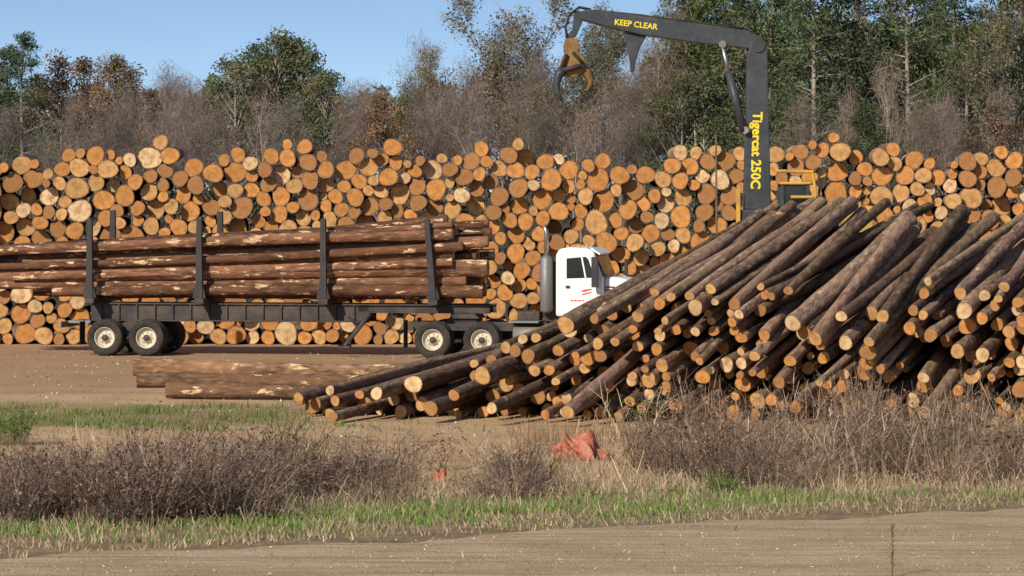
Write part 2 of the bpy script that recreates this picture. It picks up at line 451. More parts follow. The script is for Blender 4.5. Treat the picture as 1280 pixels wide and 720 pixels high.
def place(pxr, yawf, r0, r1, L, tries, ysr=(0, 5.4)):
    best = None
    for c_ in range(tries):
        px = rng.uniform(*pxr); ys = rng.uniform(*ysr); y = 72.6+ys; x = wx(px, y); yaw = R(yawf(px))
        za, zb = drop(x, y, yaw, L, r0, r1); fx = x+math.sin(yaw)*L; fp = 640+fx*F/(y+L)
        sc = max(za+r0-min(float(np.interp(px, NPX, NPZ)), .5+.72*ys), zb+r1-float(np.interp(fp, FPX, FPZ)))
        if zb-za > .30*L: sc += (zb-za-.30*L)
        if best is None or sc < best[0]: best = (sc, x, y, yaw, za, zb)
    return best
def keep(b_, r0, r1, L):
    sc, x, y, yaw, za, zb = b_
    q_ = (x, y, za, x+math.sin(yaw)*L, y+math.cos(yaw)*L, zb, r0, r1); HL.append(q_); front.append(q_)
for it in range(760):
    r0 = float(np.clip(rng.normal(.124, .028), .08, .19)); r1 = r0*rng.uniform(1.05, 1.3); L = rng.uniform(7.0, 10.6)
    js = 4. if rng.uniform() < .10 else 2.
    b_ = place((365, 1470), lambda px: float(np.interp(px, *YW))+rng.normal(0, js), r0, r1, L, 44)
    if b_[0] > .05:
        miss += 1
        if miss > 60: break
        continue
    keep(b_, r0, r1, L)
# late arrivals: top up whatever hollows are left on the crest
for lo in range(820, 1400, 36):
    for rep in range(2):
        r0 = float(np.clip(rng.normal(.14, .02), .10, .18)); L = rng.uniform(8., 10.)
        b_ = place((lo, lo+36), lambda px: float(np.interp(px, *YW))+rng.normal(0, 2.), r0, r0*1.2, L, 60, (3.2, 6.6))
        if b_[0] < .10: keep(b_, r0, r0*1.2, L)
for px, yw in ((1160, 9.), (1190, 11.)):
    b_ = place((px-6, px+6), lambda p_: yw, .16, .20, 8.0, 40, (5.4, 8.4))
    if b_[0] < .3: keep(b_, .16, .20, 8.0)
items = []
def front_region(px):
    for lim, t in ((520, 'at left tail'), (600, 'left of truck cab'), (680, 'below cab exhaust'), (740, 'below cab door'), (800, 'below cab hood'), (850, 'left below loader mast'), (900, 'near loader mast'), (960, 'below loader mast'), (1020, 'right below loader mast'), (1090, 'right of loader mast'), (1160, 'at right')):
        if px < lim: return t
    return 'toward right edge'
for x, y, za, x1, y1, zb, r0, r1 in front:
    k, tc_ = pick_tint((.36, .34, .14, .16))
    o = make_log('pine_log', (x, y, za), (x1-x, y1-y, zb-za), math.dist((x, y, za), (x1, y1, zb)), r0, r1, tc_*.95, bark_tint(), 'bark', rng.uniform(0, .09))
    px = 640+x*F/y; py = HY+(H0-za)*F/y
    band = 'on top' if za > 2.1 else 'midway up' if za > .9 else 'low down'
    items.append((o, f'{k} ended bark log {band} of front heap {front_region(px)}', px))
label_all(items, 'log', 'logs dumped in the front heap')
# long logs lying broadside on the ground, left of the heap
for (pa, pb, py, ra, rb, bt, lab, sk) in (
        (600, 166, 470, .17, .22, (1.4, 1.15, .95), 'long peeling tan log lying broadside on dirt below trailer, farthest back', .15),
        (560, 172, 484, .13, .18, (.85, .7, .6), 'brown log lying broadside just in front of the long peeling log', -.2),
        (438, 205, 500, .16, .20, (.85, .7, .6), 'short dark peeling log lying broadside nearest the green strip', .45)):
    Y = gy(py); k, tc_ = pick_tint((.2, .5, .3, 0)); xa = wx(pa, Y); xb = wx(pb, Y)
    o = make_log('felled_log', (xa, Y, ra), (xb-xa, sk, rb-ra), abs(xb-xa), ra, rb, tc_, np.array(bt), 'bark_peel', .1)
    tag(o, lab, 'log', 'logs lying broadside on the ground')

# ------------------------------------------------------------------ truck and trailer
A = R(10); CA, SA = math.cos(A), math.sin(A); X0, Y0 = wx(360, 104.), 103.6
def U(px, v=0.):
    k = (px-640)/F
    return (k*(Y0+v*CA)-X0-v*SA)/(CA+k*SA)
def ZZ(py, u, v=0.): return H0-(py-HY)*(Y0-u*SA+v*CA)/F
def Q(px, py, v=0.):
    u = U(px, v); return (u, ZZ(py, u, v))
def W(u, v, z): return Vector((X0+u*CA+v*SA, Y0-u*SA+v*CA, z))
def wheel(parent, u, v, z=.5, side=-1, dual=True, rim_m='rim'):
    wr = empty('wheel', (u, v, z), parent=parent)
    prof = [(.285, -.10), (.33, -.128), (.42, -.138), (.475, -.125), (.497, -.09), (.50, -.03), (.49, -.025), (.49, .025), (.50, .03), (.497, .09), (.475, .125), (.42, .138), (.33, .128), (.285, .10), (.285, -.10)]
    MB().lathe(prof).build('tyre', M['rubber'], wr, True)
    if dual: MB().lathe([(a, b-side*.31) for a, b in prof]).build('tyre', M['rubber'], wr, True)
    s = -side
    rm = MB().lathe([(.29, s*-.10), (.275, s*-.105), (.262, s*-.06), (.25, s*.0), (.19, s*.03), (.13, s*.02), (.115, s*-.02), (.09, s*-.05), (.001, s*-.055)])
    for i in range(8):
        a = i*PI/4; p = (.155*math.cos(a), 0, .155*math.sin(a)); rm.tube([(p[0], s*.02, p[2]), (p[0], s*-.02, p[2])], .016, 6)
    rm.build('rim', M[rim_m], wr, True)
    MB().lathe([(.088, s*-.045), (.085, s*-.10), (.06, s*-.12), (.001, s*-.122)], k=16).build('hub', M['frame'], wr, True)
    return wr
tr = empty('log_trailer', W(0, 0, 0), (0, 0, -A))
tag(tr, 'dark steel log trailer carrying a full load of long logs behind the white cab', 'trailer')
uL, uG, uR = U(104), U(440), U(606)
for v in (.72, 1.66):
    b = MB(); b.box(uL, uG+.3, v+.03, v+.09, .97, 1.39); b.box(uL, uG+.3, v-.04, v+.16, .93, .97); b.box(uL, uR, v-.04, v+.16, 1.39, 1.43)
    b.box(uG, uR, v+.03, v+.09, 1.22, 1.39); b.box(uG+.3, uR, v-.04, v+.16, 1.19, 1.22)
    for i in range(15):
        u = uL+.3+i*(uG-uL-.4)/14; b.box(u-.02, u+.02, v-.03, v+.03, .97, 1.39)
    b.build('main_beam', M['frame'], tr, bevel=.006)
for i in range(7):
    u = uL+.5+i*1.6; MB().box(u-.06, u+.06, .81, 1.69, 1.05, 1.2).build('cross_member', M['frame'], tr)
for px, lean, zf in ((112, 0., 3.95), (249, 0., 3.92), (404, 0., 3.5), (541, -.16, 3.4)):
    u = U(px, .05)
    MB().box(u-.13, u+.13, .0, 2.42, 1.432, 1.58).build('bunk', M['frame'], tr, bevel=.01)
    for v in (.0, 2.28):
        s = MB(); z0, z1 = 1.582, 3.74 if v == 0 else zf
        poly = [(u-.10, z0), (u+.10, z0), (u+.07+lean, z1), (u-.07+lean, z1)]
        s.prism(poly, v, v+.14)
        s.prism([(u-.19, z0), (u-.10, z0), (u-.09, z0+.4)], v+.03, v+.11); s.prism([(u+.10, z0), (u+.19, z0), (u+.09, z0+.4)], v+.03, v+.11)
        s.build('stake', M['black'], tr, bevel=.008)
for px in (130, 182):
    u = U(px); wheel(tr, u, .15); wheel(tr, u, 2.27, side=1)
    MB().tube([(u, .3, .5), (u, 2.1, .5)], .075, 10).build('axle', M['frame'], tr, True)
ua, ub = U(130), U(182)
for v in (.66, 1.72):
    MB().prism([(ua-.3, .62), ((ua+ub)/2-.12, .93), ((ua+ub)/2+.12, .93), (ub+.3, .62), (ub+.3, .54), ((ua+ub)/2, .68), (ua-.3, .54)], v, v+.08).build('leaf_spring', M['frame'], tr)
MB().box(U(76), uL-.002, .7, 1.8, .86, .93).box(U(72), U(76)-.002, .05, 2.4, .76, .92).build('rear_bumper', M['steel'], tr, bevel=.01)
for v in (.1, 1.85): MB().box(U(98), U(98)+.015, v, v+.5, .3, .93).build('mud_flap', M['rubber'], tr)
for v in (.5, 1.8):
    u0, u1 = U(462, v), U(430, v)
    b = MB(); b.tube([(u0, v+.1, 1.18), (u1, v+.1, .3)], .06, 8); b.tube([(u1+.35, v+.1, .8), (u1+.1, v+.1, 1.1)], .035, 6); b.box(u1-.16, u1+.16, v-.02, v+.22, .25, .3)
    b.build('landing_leg', M['frame'], tr)

tk = empty('truck', W(U(660), 0, 0), (0, 0, -A)); uo = U(660)
tag(tk, 'white day cab truck with tall exhaust stack standing behind the front log heap', 'truck')
def q(px, py, v=.1): a = Q(px, py, v); return (a[0]-uo, a[1])
def qu(px, v=.1): return U(px, v)-uo
for v in (.82, 1.58): MB().box(qu(503), qu(786), v, v+.09, .72, .96).build('chassis_rail', M['frame'], tk, bevel=.006)
for i, px in enumerate((512, 640, 690, 775)): MB().box(qu(px)-.06, qu(px)+.06, .912, 1.578, .76, .9).build('cross_member', M['frame'], tk)
for px in (541, 602):
    wheel(tk, qu(px), .15); wheel(tk, qu(px), 2.27, side=1)
    MB().tube([(qu(px), .3, .5), (qu(px), 2.1, .5)], .09, 10).lathe([(.22, -.1), (.24, 0), (.22, .1)], qu(px), 1.2, .5, 12).build('axle', M['frame'], tk, True)
MB().box(qu(552), qu(590), .8, 1.7, .965, 1.05).prism([(qu(556), 1.05), (qu(594), 1.05), (qu(588), 1.185), (qu(560), 1.185)], .7, 1.8).build('fifth_wheel', M['frame'], tk, bevel=.01)
for v in (.02, 1.88):
    MB().box(qu(505), qu(505)+.015, v, v+.52, .28, 1.02).build('mud_flap', M['rubber'], tk)
MB().box(qu(634), qu(672), .2, 2.0, .965, 1.01).build('deck_plate', M['steel'], tk)
MB().tube([(qu(640), .45, .62), (qu(690), .45, .62)], .24, 18).build('fuel_tank', M['alu'], tk, True)
MB().box(qu(690)+.05, qu(735), .16, .7, .42, .5).box(qu(690)+.05, qu(735), .1, .7, .78, .84).build('step', M['steel'], tk, bevel=.01)
cabp = [q(*a) for a in ((694, 396), (694, 318), (699, 311), (712, 309), (737, 311), (742, 316), (753, 347), (753, 396))]
MB().prism(cabp, .16, 2.26).build('cab_body', M['white'], tk, bevel=.07)
hd = [q(*a) for a in ((753, 346), (768, 347), (784, 350), (789, 358), (791, 398), (753, 398))]
hood = MB().prism(hd, .42, 2.0).build('hood', M['white'], tk, bevel=.09)
for i in range(4): MB().box(qu(757, .4), qu(768, .4), .405, .425, q(757, 358+i*3.4, .4)[1]-.035, q(757, 358+i*3.4, .4)[1]).build('vent', M['black'], hood)
ux = qu(768)
for v0, v1 in ((.14, .44), (1.98, 2.28)):
    f = [(ux+.62*math.cos(t), .5+.62*math.sin(t)) for t in np.linspace(PI*.95, PI*.05, 12)]+[(ux+.55*math.cos(t), .5+.55*math.sin(t)) for t in np.linspace(PI*.05, PI*.95, 12)]
    MB().prism(f, v0, v1).build('fender', M['white'], tk)
wheel(tk, ux, .3, dual=False, rim_m='alu'); wheel(tk, ux, 2.12, side=1, dual=False, rim_m='alu')
MB().tube([(ux, .4, .5), (ux, 2.0, .5)], .06, 8).build('axle', M['frame'], tk)
un = qu(791)
MB().box(un+.0, un+.035, .7, 1.72, .85, 1.55).build('grille', M['chrome'], tk, bevel=.01)
for v in (.47, 1.73): MB().box(un, un+.05, v, v+.2, .95, 1.15).build('headlight', M['glass'], tk, bevel=.02)
MB().box(un+.04, un+.2, .2, 2.22, .45, .78).build('front_bumper', M['chrome'], tk, bevel=.03)
door = MB().prism([q(*a) for a in ((704, 317), (736, 317), (746, 349), (746, 392), (704, 392))], .135, .162).build('door', M['white'], tk, bevel=.008)
MB().prism([q(*a) for a in ((708, 323), (732, 321), (735, 324), (743, 347), (708, 348))], .125, .138).build('window', M['glass'], door)
MB().prism([q(*a) for a in ((726, 321.5), (728, 321.5), (733, 348), (731, 348))], .115, .126).build('window_bar', M['white'], door)
MB().box(qu(707), qu(712), .10, .134, q(707, 360)[1], q(707, 357)[1]).build('handle', M['black'], door)
for poly in (((725, 364.5), (730, 362), (737, 361), (741, 361), (737, 363), (730, 365)), ((727, 367.5), (739, 364.6), (739, 366.2), (728, 369))): MB().prism([q(*a) for a in poly], .128, .1345).build('emblem', M['red'], door)
for a_, b_ in ((713, 716), (717, 721), (722, 726), (727, 730)): MB().prism([q(*a) for a in ((a_, 375), (b_, 375), (b_, 376.6), (a_, 376.6))], .128, .1345).build('emblem', M['red'], door)
ws = [q(*a) for a in ((743.5, 319), (753.6, 346), (755, 345.5), (745, 318.5))]
MB().prism(ws, .24, 2.18).build('windshield', M['glass'], tk)
MB().prism([q(*a) for a in ((738, 309.5), (749, 317), (748, 319), (737, 312))], .3, 2.12).build('sun_visor', M['white'], tk)
mr = MB().prism([q(*a) for a in ((741, 321), (749, 321), (749, 359), (741, 359))], -.16, -.04)
mr.tube([(qu(744), -.05, q(744, 326)[1]), (qu(740), .14, q(740, 322)[1])], .015, 6).tube([(qu(744), -.05, q(744, 355)[1]), (qu(742), .14, q(742, 357)[1])], .015, 6)
mr.build('mirror', M['black'], tk, bevel=.02)
mr = MB().prism([q(*a) for a in ((765, 326), (769, 326), (769, 346), (765, 346))], 2.36, 2.46).tube([(qu(767), 2.4, q(767, 340)[1]), (qu(752), 2.2, q(752, 348)[1])], .015, 6).build('mirror', M['black'], tk)
for px in (708, 720, 732): MB().box(qu(px)-.04, qu(px)+.04, .5 if px == 720 else .3, .6 if px == 720 else .4, cabp[3][1]-.02, cabp[3][1]+.06).build('marker_light', M['amber'], tk, bevel=.01)
u = qu(683, .3)
MB().tube([(u, .3, q(683, 392)[1]), (u, .3, q(683, 388)[1]), (u, .3, q(683, 324)[1]), (u, .3, q(683, 319)[1])], [.09, .17, .17, .07], 16).build('muffler', M['steel'], tk, True)
MB().tube([(u, .3, q(683, 320)[1]), (u, .3, q(683, 290)[1]), (u-.07, .3, q(683, 282)[1])], .06, 12).build('exhaust_stack', M['chrome'], tk, True)
MB().box(qu(676), qu(693), .5, 2.2, 1.0, q(683, 322)[1]).build('cab_guard', M['black'], tk, bevel=.01)
MB().box(qu(640), qu(668), .9, 1.5, 1.012, 1.25).build('battery_box', M['frame'], tk, bevel=.02)

# the load, log by log between the stakes
lc = pack2d(.16, 2.26, lambda: float(np.clip(rng.normal(.158, .038), .09, .23)), lambda x: 2.24-.25*np.abs(x-1.1), 140, .02, rough=.1)
litems = []
zb_ = 1.585
for v, z, r in lc:
    uB = U(592)+rng.uniform(-1., .3); uT = U(float(rng.choice([-70, -40, 20, 30, 60, 118, 150]))+rng.uniform(-12, 12))
    f = rng.uniform(.50, .66)
    a = W(uB, v, zb_+z+rng.uniform(-.02, .03)); b = W(uT, 1.21+(v-1.21)*.85, zb_+z*f+rng.uniform(-.05, .08))
    k, tc_ = pick_tint((.25, .5, .25, 0))
    bt = np.array([1.05, .76, .64])*rng.uniform(.42, 1.15)
    o = make_log('loaded_log', a, b-a, (b-a).length, r, r*rng.uniform(.55, .85), tc_, bt, 'bark_peel', rng.uniform(.03, .13))
    side = 'near side' if v < .8 else 'middle' if v < 1.6 else 'far side'
    lev = 'top' if z > 1.45 else 'upper part' if z > .95 else 'lower part' if z > .45 else 'bottom'
    litems.append((o, f"long {'thick' if r > .16 else 'slim'} brown log in {lev} of trailer load, {side}", z))
d = {}
for o, t, zz in litems: d.setdefault(t, []).append((zz, o))
for t, l in d.items():
    l.sort(key=lambda s_: -s_[0])
    for i, (zz, o) in enumerate(l): tag(o, t if len(l) == 1 else f'{t}, {ORD[i]} from top', 'log', 'logs loaded on the trailer')

# ------------------------------------------------------------------ knuckleboom loader
YLd = 95.; rx = wx(946, YLd)
ld = empty('log_loader', (rx, YLd, 0)); tag(ld, 'dark knuckleboom log loader reaching its grapple out over the rear log stack', 'loader')
def l_(px, py): return (wx(px, YLd)-rx, wz(py, YLd))
def l3(px, py, y=0.): a = l_(px, py); return (a[0], y, a[1])
def text(body, width, mat, parent, cx, cz, y, ang, bold=.012, name='lettering'):
    cu = bpy.data.curves.new('lettering', 'FONT'); cu.body = body; cu.size = 1.; cu.offset = bold; cu.extrude = .004; cu.resolution_u = 3
    to = link(bpy.data.objects.new('lettering_curve', cu)); dg = bpy.context.evaluated_depsgraph_get(); dg.update()
    me = bpy.data.meshes.new_from_object(to.evaluated_get(dg)); bpy.data.objects.remove(to)
    co_ = np.array([v.co[:] for v in me.vertices]); mn = co_.min(0); mx = co_.max(0); s = width/(mx[0]-mn[0])
    x = (co_[:, 0]-(mn[0]+mx[0])/2)*s; zz = (co_[:, 1]-(mn[1]+mx[1])/2)*s; c, sn = math.cos(ang), math.sin(ang)
    out = np.stack([cx+x*c-zz*sn, y-(co_[:, 2]+.004), cz+x*sn+zz*c], 1)
    me.vertices.foreach_set('co', out.ravel()); me.materials.clear(); me.materials.append(mat); me.update()
    return link(bpy.data.objects.new(name, me), parent)
mast = MB().prism([l_(*a) for a in ((929, 262), (963, 262), (958, 62), (951, 50), (938, 53), (934, 70))], -.3, .3).build('mast', M['boom'], ld, bevel=.025)
p = l_(943, 188); text('Tigercat 250C', 96*YLd/F, M['text'], mast, p[0], p[1], -.3, -PI/2-.03, .03)
boom = MB().prism([l_(*a) for a in ((724, 15), (735, 12), (800, 20), (890, 32), (930, 38), (950, 46), (959, 57), (951, 65), (935, 61), (890, 56), (800, 44), (740, 29), (726, 25))], -.24, .24).build('boom', M['boom'], ld, bevel=.025)
p = l_(795, 31); text('KEEP CLEAR', 54*YLd/F, M['text'], boom, p[0], p[1], -.24, -R(6.8), .02)
MB().prism([l_(*a) for a in ((779, 40), (808, 45), (800, 60), (795, 76), (792, 90), (788, 90), (787, 76), (784, 60))], -.12, .12).build('boom_bracket', M['boom'], ld, bevel=.02)
cyl = MB().tube([l3(910, 92, -.36), l3(929, 165, -.36)], .095, 14).build('cylinder', M['boom'], ld, True)
MB().tube([l3(902, 58, -.36), l3(911, 96, -.36)], .05, 10).build('piston_rod', M['chrome'], cyl, True)
MB().tube([l3(902, 56, -.42), l3(902, 56, -.2)], .09, 12).tube([l3(930, 163, -.46), l3(934, 163, -.28)], .09, 12).build('pivot_pin', M['steel'], ld)
MB().tube([l3(947, 58, -.34), l3(947, 58, .34)], .16, 16).build('pivot_pin', M['boom'], ld)
for y in (-.14, .0, .14):
    MB().tube([l3(738, 12, y), l3(724, 9, y), l3(712, 18, y), l3(707, 34, y), l3(709, 50, y)], .03, 6).build('hose', M['rubber'], ld, True)
for y in (-.2, .2): MB().tube([l3(742, 13, y), l3(800, 19, y), l3(890, 31, y), l3(928, 36, y)], .02, 6).build('hydraulic_line', M['rubber'], ld, True)
MB().prism([l_(*a) for a in ((718, 14), (730, 14), (728, 28), (720, 46), (710, 50), (709, 44), (715, 36))], -.12, .12).build('link', M['boom'], ld, bevel=.02)
gr = MB()
gr.prism([l_(*a) for a in ((707, 48), (721, 48), (725, 57), (723, 65), (730, 72), (733, 82), (727, 92), (716, 97), (704, 95), (699, 87), (701, 75), (706, 66), (704, 58))], -.22, .22)
gr = gr.build('grapple', M['grap'], ld, bevel=.03)
MB().lathe([(.19, -.12), (.19, .12)], k=16).build('rotator', M['boom'], gr)
rt = gr.children[0]; rt.rotation_euler = (R(90), 0, 0); rt.location = l3(714, 60)
for y in (-.28, -.09, .09, .28):
    out = -1 if y in (-.28, .09) else 1
    pts = [(705, 86), (698, 94), (695, 105), (697, 117), (703, 127)] if out < 0 else [(724, 86), (733, 90), (738, 98), (738, 106), (733, 114)]
    MB().tube([l3(a, b, y) for a, b in pts], [.11, .12, .095, .065, .025], 8).build('tong', M['grap'] if out > 0 else M['boom'], gr, True)
MB().tube([l3(704, 88, -.34), l3(727, 82, -.34)], .06, 10).build('grapple_cylinder', M['frame'], gr, True)
for a_, b_ in (((716, 66), (729, 80)), ((708, 68), (701, 86))): MB().tube([l3(*a_, -.28), l3(*b_, -.32)], .045, 6).build('hose', M['rubber'], gr, True)
# lower works behind the heap
MB().box(-2.6, 4.2, -.9, -.6, .95, 1.35).box(-2.6, 4.2, .6, .9, .95, 1.35).box(-2.6, -2.3, -.598, .598, .95, 1.35).box(3.9, 4.2, -.598, .598, .95, 1.35).box(-.8, .8, -.598, .598, .95, 1.35).build('carrier_frame', M['frame'], ld, bevel=.02)
for x in (2.3, 3.4):
    wheel(ld, x, -1.1); wheel(ld, x, 1.1, side=1); MB().tube([(x, -.95, .5), (x, .95, .5)], .08, 10).build('axle', M['frame'], ld)
    MB().box(x-.1, x+.1, -.85, .85, .55, .948).build('axle_mount', M['frame'], ld)
for x in (-2.2, 1.4):
    for s in (-1, 1):
        MB().tube([(x, s*.905, 1.2), (x, s*1.7, .95), (x, s*1.75, .07)], .1, 10).box(x-.28, x+.28, s*1.75-.28, s*1.75+.28, .005, .07).build('outrigger', M['yellow'], ld)
tt = MB().lathe([(.001, -.2), (.8, -.2), (.8, .2), (.001, .2)], k=28).build('turntable', M['steel'], ld, loc=(0, 0, 1.552)); tt.rotation_euler = (R(90), 0, 0)
MB().box(-.9, 3.1, -1.15, 1.15, 1.755, 2.25).build('house_deck', M['boom'], ld, bevel=.03)
MB().prism([(-.6, 2.252), (.6, 2.252), (.42, l_(0, 261.9)[1]), (-.42, l_(0, 261.9)[1])], -.42, .42).build('mast_pedestal', M['boom'], ld, bevel=.03)
a0, a1 = l_(972, 0)[0], l_(1008, 0)[0]; zt = wz(228, YLd)
cb_ = MB()
for x in (a0, a1-.09):
    for y in (-1.1, .01): cb_.box(x, x+.09, y, y+.09, 2.252, zt-.05)
cb_.box(a0, a1, -1.1, .1, 2.252, 3.0)
cb_ = cb_.build('operator_cab', M['boom'], ld, bevel=.015)
MB().box(a0-.02, a1+.02, -1.15, .15, zt-.048, zt+.01).build('roof', M['yellow'], cb_, bevel=.02)
MB().box(a0+.09, a1-.09, -1.07, -1.05, 3.0, zt-.05).build('window', M['glass'], cb_)
MB().tube([l3(966, 214, -1.2), l3(1011, 215, -1.2), l3(1015, 240, -1.2), l3(1012, 275, -1.2)], .045, 8).build('guard_bar', M['yellow'], cb_)
MB().tube([l3(984, 246, -1.2), l3(1015, 246, -1.2)], .035, 6).build('guard_bar', M['yellow'], cb_)
MB().box(l_(1050, 0)[0], l_(1088, 0)[0], -1.05, 1.05, 2.252, wz(257, YLd)).build('engine_cover', M['yellow'], ld, bevel=.06)
MB().box(l_(919, 0)[0], l_(924, 0)[0], -.5, -.4, 2.252, wz(236, YLd)).build('guard_post', M['yellow'], ld, bevel=.01)
MB().tube([l3(1022, 255, -.5), l3(1022, 215, -.5)], .03, 6).box(l_(1018, 0)[0], l_(1026, 0)[0], -.58, -.42, 2.252, l_(0, 254)[1]).build('exhaust_pipe', M['black'], ld)
ph = wz(168, 107.)
po = MB().tube([(0, 0, 0), (.02, 0, ph*.5), (.0, 0, ph)], [.04, .032, .024], 8).build('pole', M['post']); po.location = (wx(895, 107.), 107., 0)
tag(po, 'thin upright weathered pole in front of rear stack, left of loader mast', 'pole')

# ------------------------------------------------------------------ trees
def leaf_cloud(cents, spreads, per, size, elong, cols, jit=.25, up=0.):
    k = len(cents); idx = np.repeat(np.arange(k), per); nn = len(idx)
    p = rng.normal(0, 1, (nn, 3)); p /= np.linalg.norm(p, axis=1)[:, None]; p *= (rng.uniform(0, 1, nn)**.45)[:, None]
    c = np.asarray(cents)[idx]+p*np.asarray(spreads)[idx]
    a = rng.normal(0, 1, (nn, 3)); a[:, 2] += up; a /= np.linalg.norm(a, axis=1)[:, None]
    b = np.cross(a, rng.normal(0, 1, (nn, 3))); b /= np.linalg.norm(b, axis=1)[:, None]
    s = (size[idx] if hasattr(size, '__len__') else size)*rng.uniform(.6, 1.4, nn); s = s[:, None]
    a = a*s; b = b*s*elong
    V = np.stack([c-a, c+b*.9, c+a, c-b*.9], 1).reshape(-1, 3)
    t = np.asarray(cols)[idx]*rng.uniform(1-jit, 1+jit, nn)[:, None]
    return V, np.arange(nn*4).reshape(-1, 4), np.repeat(t, 4, 0)
def cl_mesh(name, V, Fq, T, mat): return np_mesh(name, V, Fq, [mat], None, T)
def top_of(me):
    z = np.empty(len(me.vertices)*3); me.vertices.foreach_get('co', z); return float(np.percentile(z[2::3], 99.6))
def pine(H, seed_green, base=.3, wid=.19, per=66):
    b = MB(); b.tube([(0, 0, 0), (.1, .05, H*.4), (.0, .1, H*.75), (0, 0, H*.98)], [H*.012, H*.010, H*.006, .02], 7)
    cents = []; spr = []; cols = []
    nb = 54
    for i in range(nb):
        t = base+(1-base)*(i+rng.uniform(0, .8))/nb; a = rng.uniform(0, 6.28)
        ln = H*wid*(1-t)**.6*rng.uniform(.55, 1.15)+.25; z = H*t
        e = Vector((math.cos(a)*ln, math.sin(a)*ln, z+ln*rng.uniform(-.05, .35)))
        b.tube([(0, 0, z-.1), tuple(e*.6+Vector((0, 0, z*.4))), tuple(e)], [.05, .03, .015], 4, False)
        for f in (1., .62):
            cents.append((e.x*f, e.y*f, z+(e.z-z)*f)); s = .4+ln*.24
            spr.append((s, s, s*.7)); cols.append(np.array(seed_green)*rng.uniform(.65, 1.35))
    return b.mesh('trunk', M['tbark'], True), cl_mesh('crown', *leaf_cloud(cents, spr, per, .13, .24, cols), M['leaf'])
def broad(H, colset, base=.25, wid=.3, per=150, size=.085, ncl=64):
    b = MB(); top = Vector((rng.normal(0, .3), rng.normal(0, .3), H*.85))
    b.tube([(0, 0, 0), (.1, 0, H*.3), tuple(top*.7), tuple(top)], [H*.013, H*.011, H*.006, .02], 7)
    cents = []; spr = []; cols = []
    for i in range(ncl):
        t = rng.uniform(base, 1); a = rng.uniform(0, 6.28); sh = math.sin(PI*min(1, .18+.82*(t-base)/(1-base)))**.7
        rr = H*wid*sh*math.sqrt(rng.uniform(.05, 1)); e = (math.cos(a)*rr, math.sin(a)*rr, H*t*.96)
        z0 = max(H*.15, e[2]-rr*1.1-.5)
        b.tube([(0, 0, z0), (e[0]*.5, e[1]*.5, z0+(e[2]-z0)*.45), e], [.06, .035, .012], 4, False)
        cents.append(e); s = rng.uniform(.5, 1.1); spr.append((s, s, s*.8)); cols.append(np.array(colset[rng.integers(len(colset))])*rng.uniform(.65, 1.3))
    return b.mesh('trunk', M['tbark'], True), cl_mesh('crown', *leaf_cloud(cents, spr, per, size, .7, cols), M['leaf'])
def bare(H, lean=.02, spread=.5, twigs=10, leafcol=None, nl=0, lo=.25):
    b = MB(); tips = []
    def br(p, d, ln, r, dep):
        pts = [p]; rs = [r]; d = d.copy()
        for i in range(4):
            d = (d+Vector((rng.normal(0, .09), rng.normal(0, .09), rng.normal(.05, .06)))).normalized(); pts.append(pts[-1]+d*ln/4); rs.append(r*(1-.2*(i+1)))
        b.tube([tuple(x) for x in pts], rs, 6 if dep == 0 else 4 if dep == 1 else 3, False)
        if dep == 3: tips.append(pts[-1]); return
        for i in range((12, 5, 3)[dep]):
            t = rng.uniform(lo if dep == 0 else .3, 1.); j = min(int(t*4), 3); q_ = pts[j].lerp(pts[j+1], t*4-j)
            a = rng.uniform(0, 6.28); side = Vector((math.cos(a), math.sin(a), rng.uniform(.2, .9)))
            nd = (d*(1-spread)+side.normalized()*spread).normalized()
            br(q_, nd, ln*(.38 if dep == 0 else .5)*(1.25-t*.6), rs[j]*.5, dep+1); tips.append(q_)
    br(Vector((0, 0, 0)), Vector((lean, lean, 1)).normalized(), H*.86, H*.010, 0)
    V, Fq, T = leaf_cloud([tuple(t) for t in tips], [(.65, .65, .65)]*len(tips), twigs, .34, .026, [np.array((.215, .165, .135))*rng.uniform(.7, 1.4) for _ in tips], up=.7)
    if nl:
        V2, F2, T2 = leaf_cloud([tuple(t) for t in tips], [(.55, .55, .55)]*len(tips), nl, .075, .7, [np.array(leafcol)*rng.uniform(.6, 1.5) for _ in tips])
        Fq = np.concatenate([Fq, F2+len(V)]); V = np.concatenate([V, V2]); T = np.concatenate([T, T2])
    return b.mesh('trunk', M['tbark'], True), cl_mesh('crown', V, Fq, T, M['leaf'])
PR = {  # leaf greens lightened and dulled to stand in for distance haze
    'pine': [pine(14, (.095, .13, .055)), pine(14, (.085, .115, .055), .22, .22), pine(14, (.105, .125, .05), .4, .17)],
    'brown': [broad(13, [(.25, .14, .08), (.20, .13, .085), (.27, .17, .10), (.16, .14, .08)], .12, .24), broad(13, [(.23, .15, .095), (.18, .13, .085), (.15, .13, .08)], .15, .22)],
    'green': [broad(14, [(.10, .135, .055), (.12, .145, .065), (.085, .105, .05), (.15, .145, .075)], .1, .25), broad(14, [(.095, .12, .055), (.12, .13, .065)], .12, .22)],
    'bare': [bare(12), bare(12, -.03, .45), bare(12, .04, .55)],
    'thinleaf': [bare(14, .02, .5, 6, (.20, .165, .09), 10), bare(14, -.02, .45, 6, (.15, .155, .075), 12)],
    'sapling': [bare(9, .05, .33, 1, lo=.45), bare(9, -.04, .3, 1, lo=.5)],
}
HP = {k: [top_of(c) for _, c in l] for k, l in PR.items()}
NAME = {'pine': 'pine_tree', 'brown': 'broadleaf_tree', 'green': 'broadleaf_tree', 'bare': 'bare_tree', 'thinleaf': 'broadleaf_tree', 'sapling': 'bare_sapling'}
DESC = {'pine': 'dark green pine tree', 'brown': 'red brown autumn tree', 'green': 'bushy green tree', 'bare': 'bare grey brown tree', 'thinleaf': 'thin leaved yellowing tree', 'sapling': 'pale leafless sapling'}
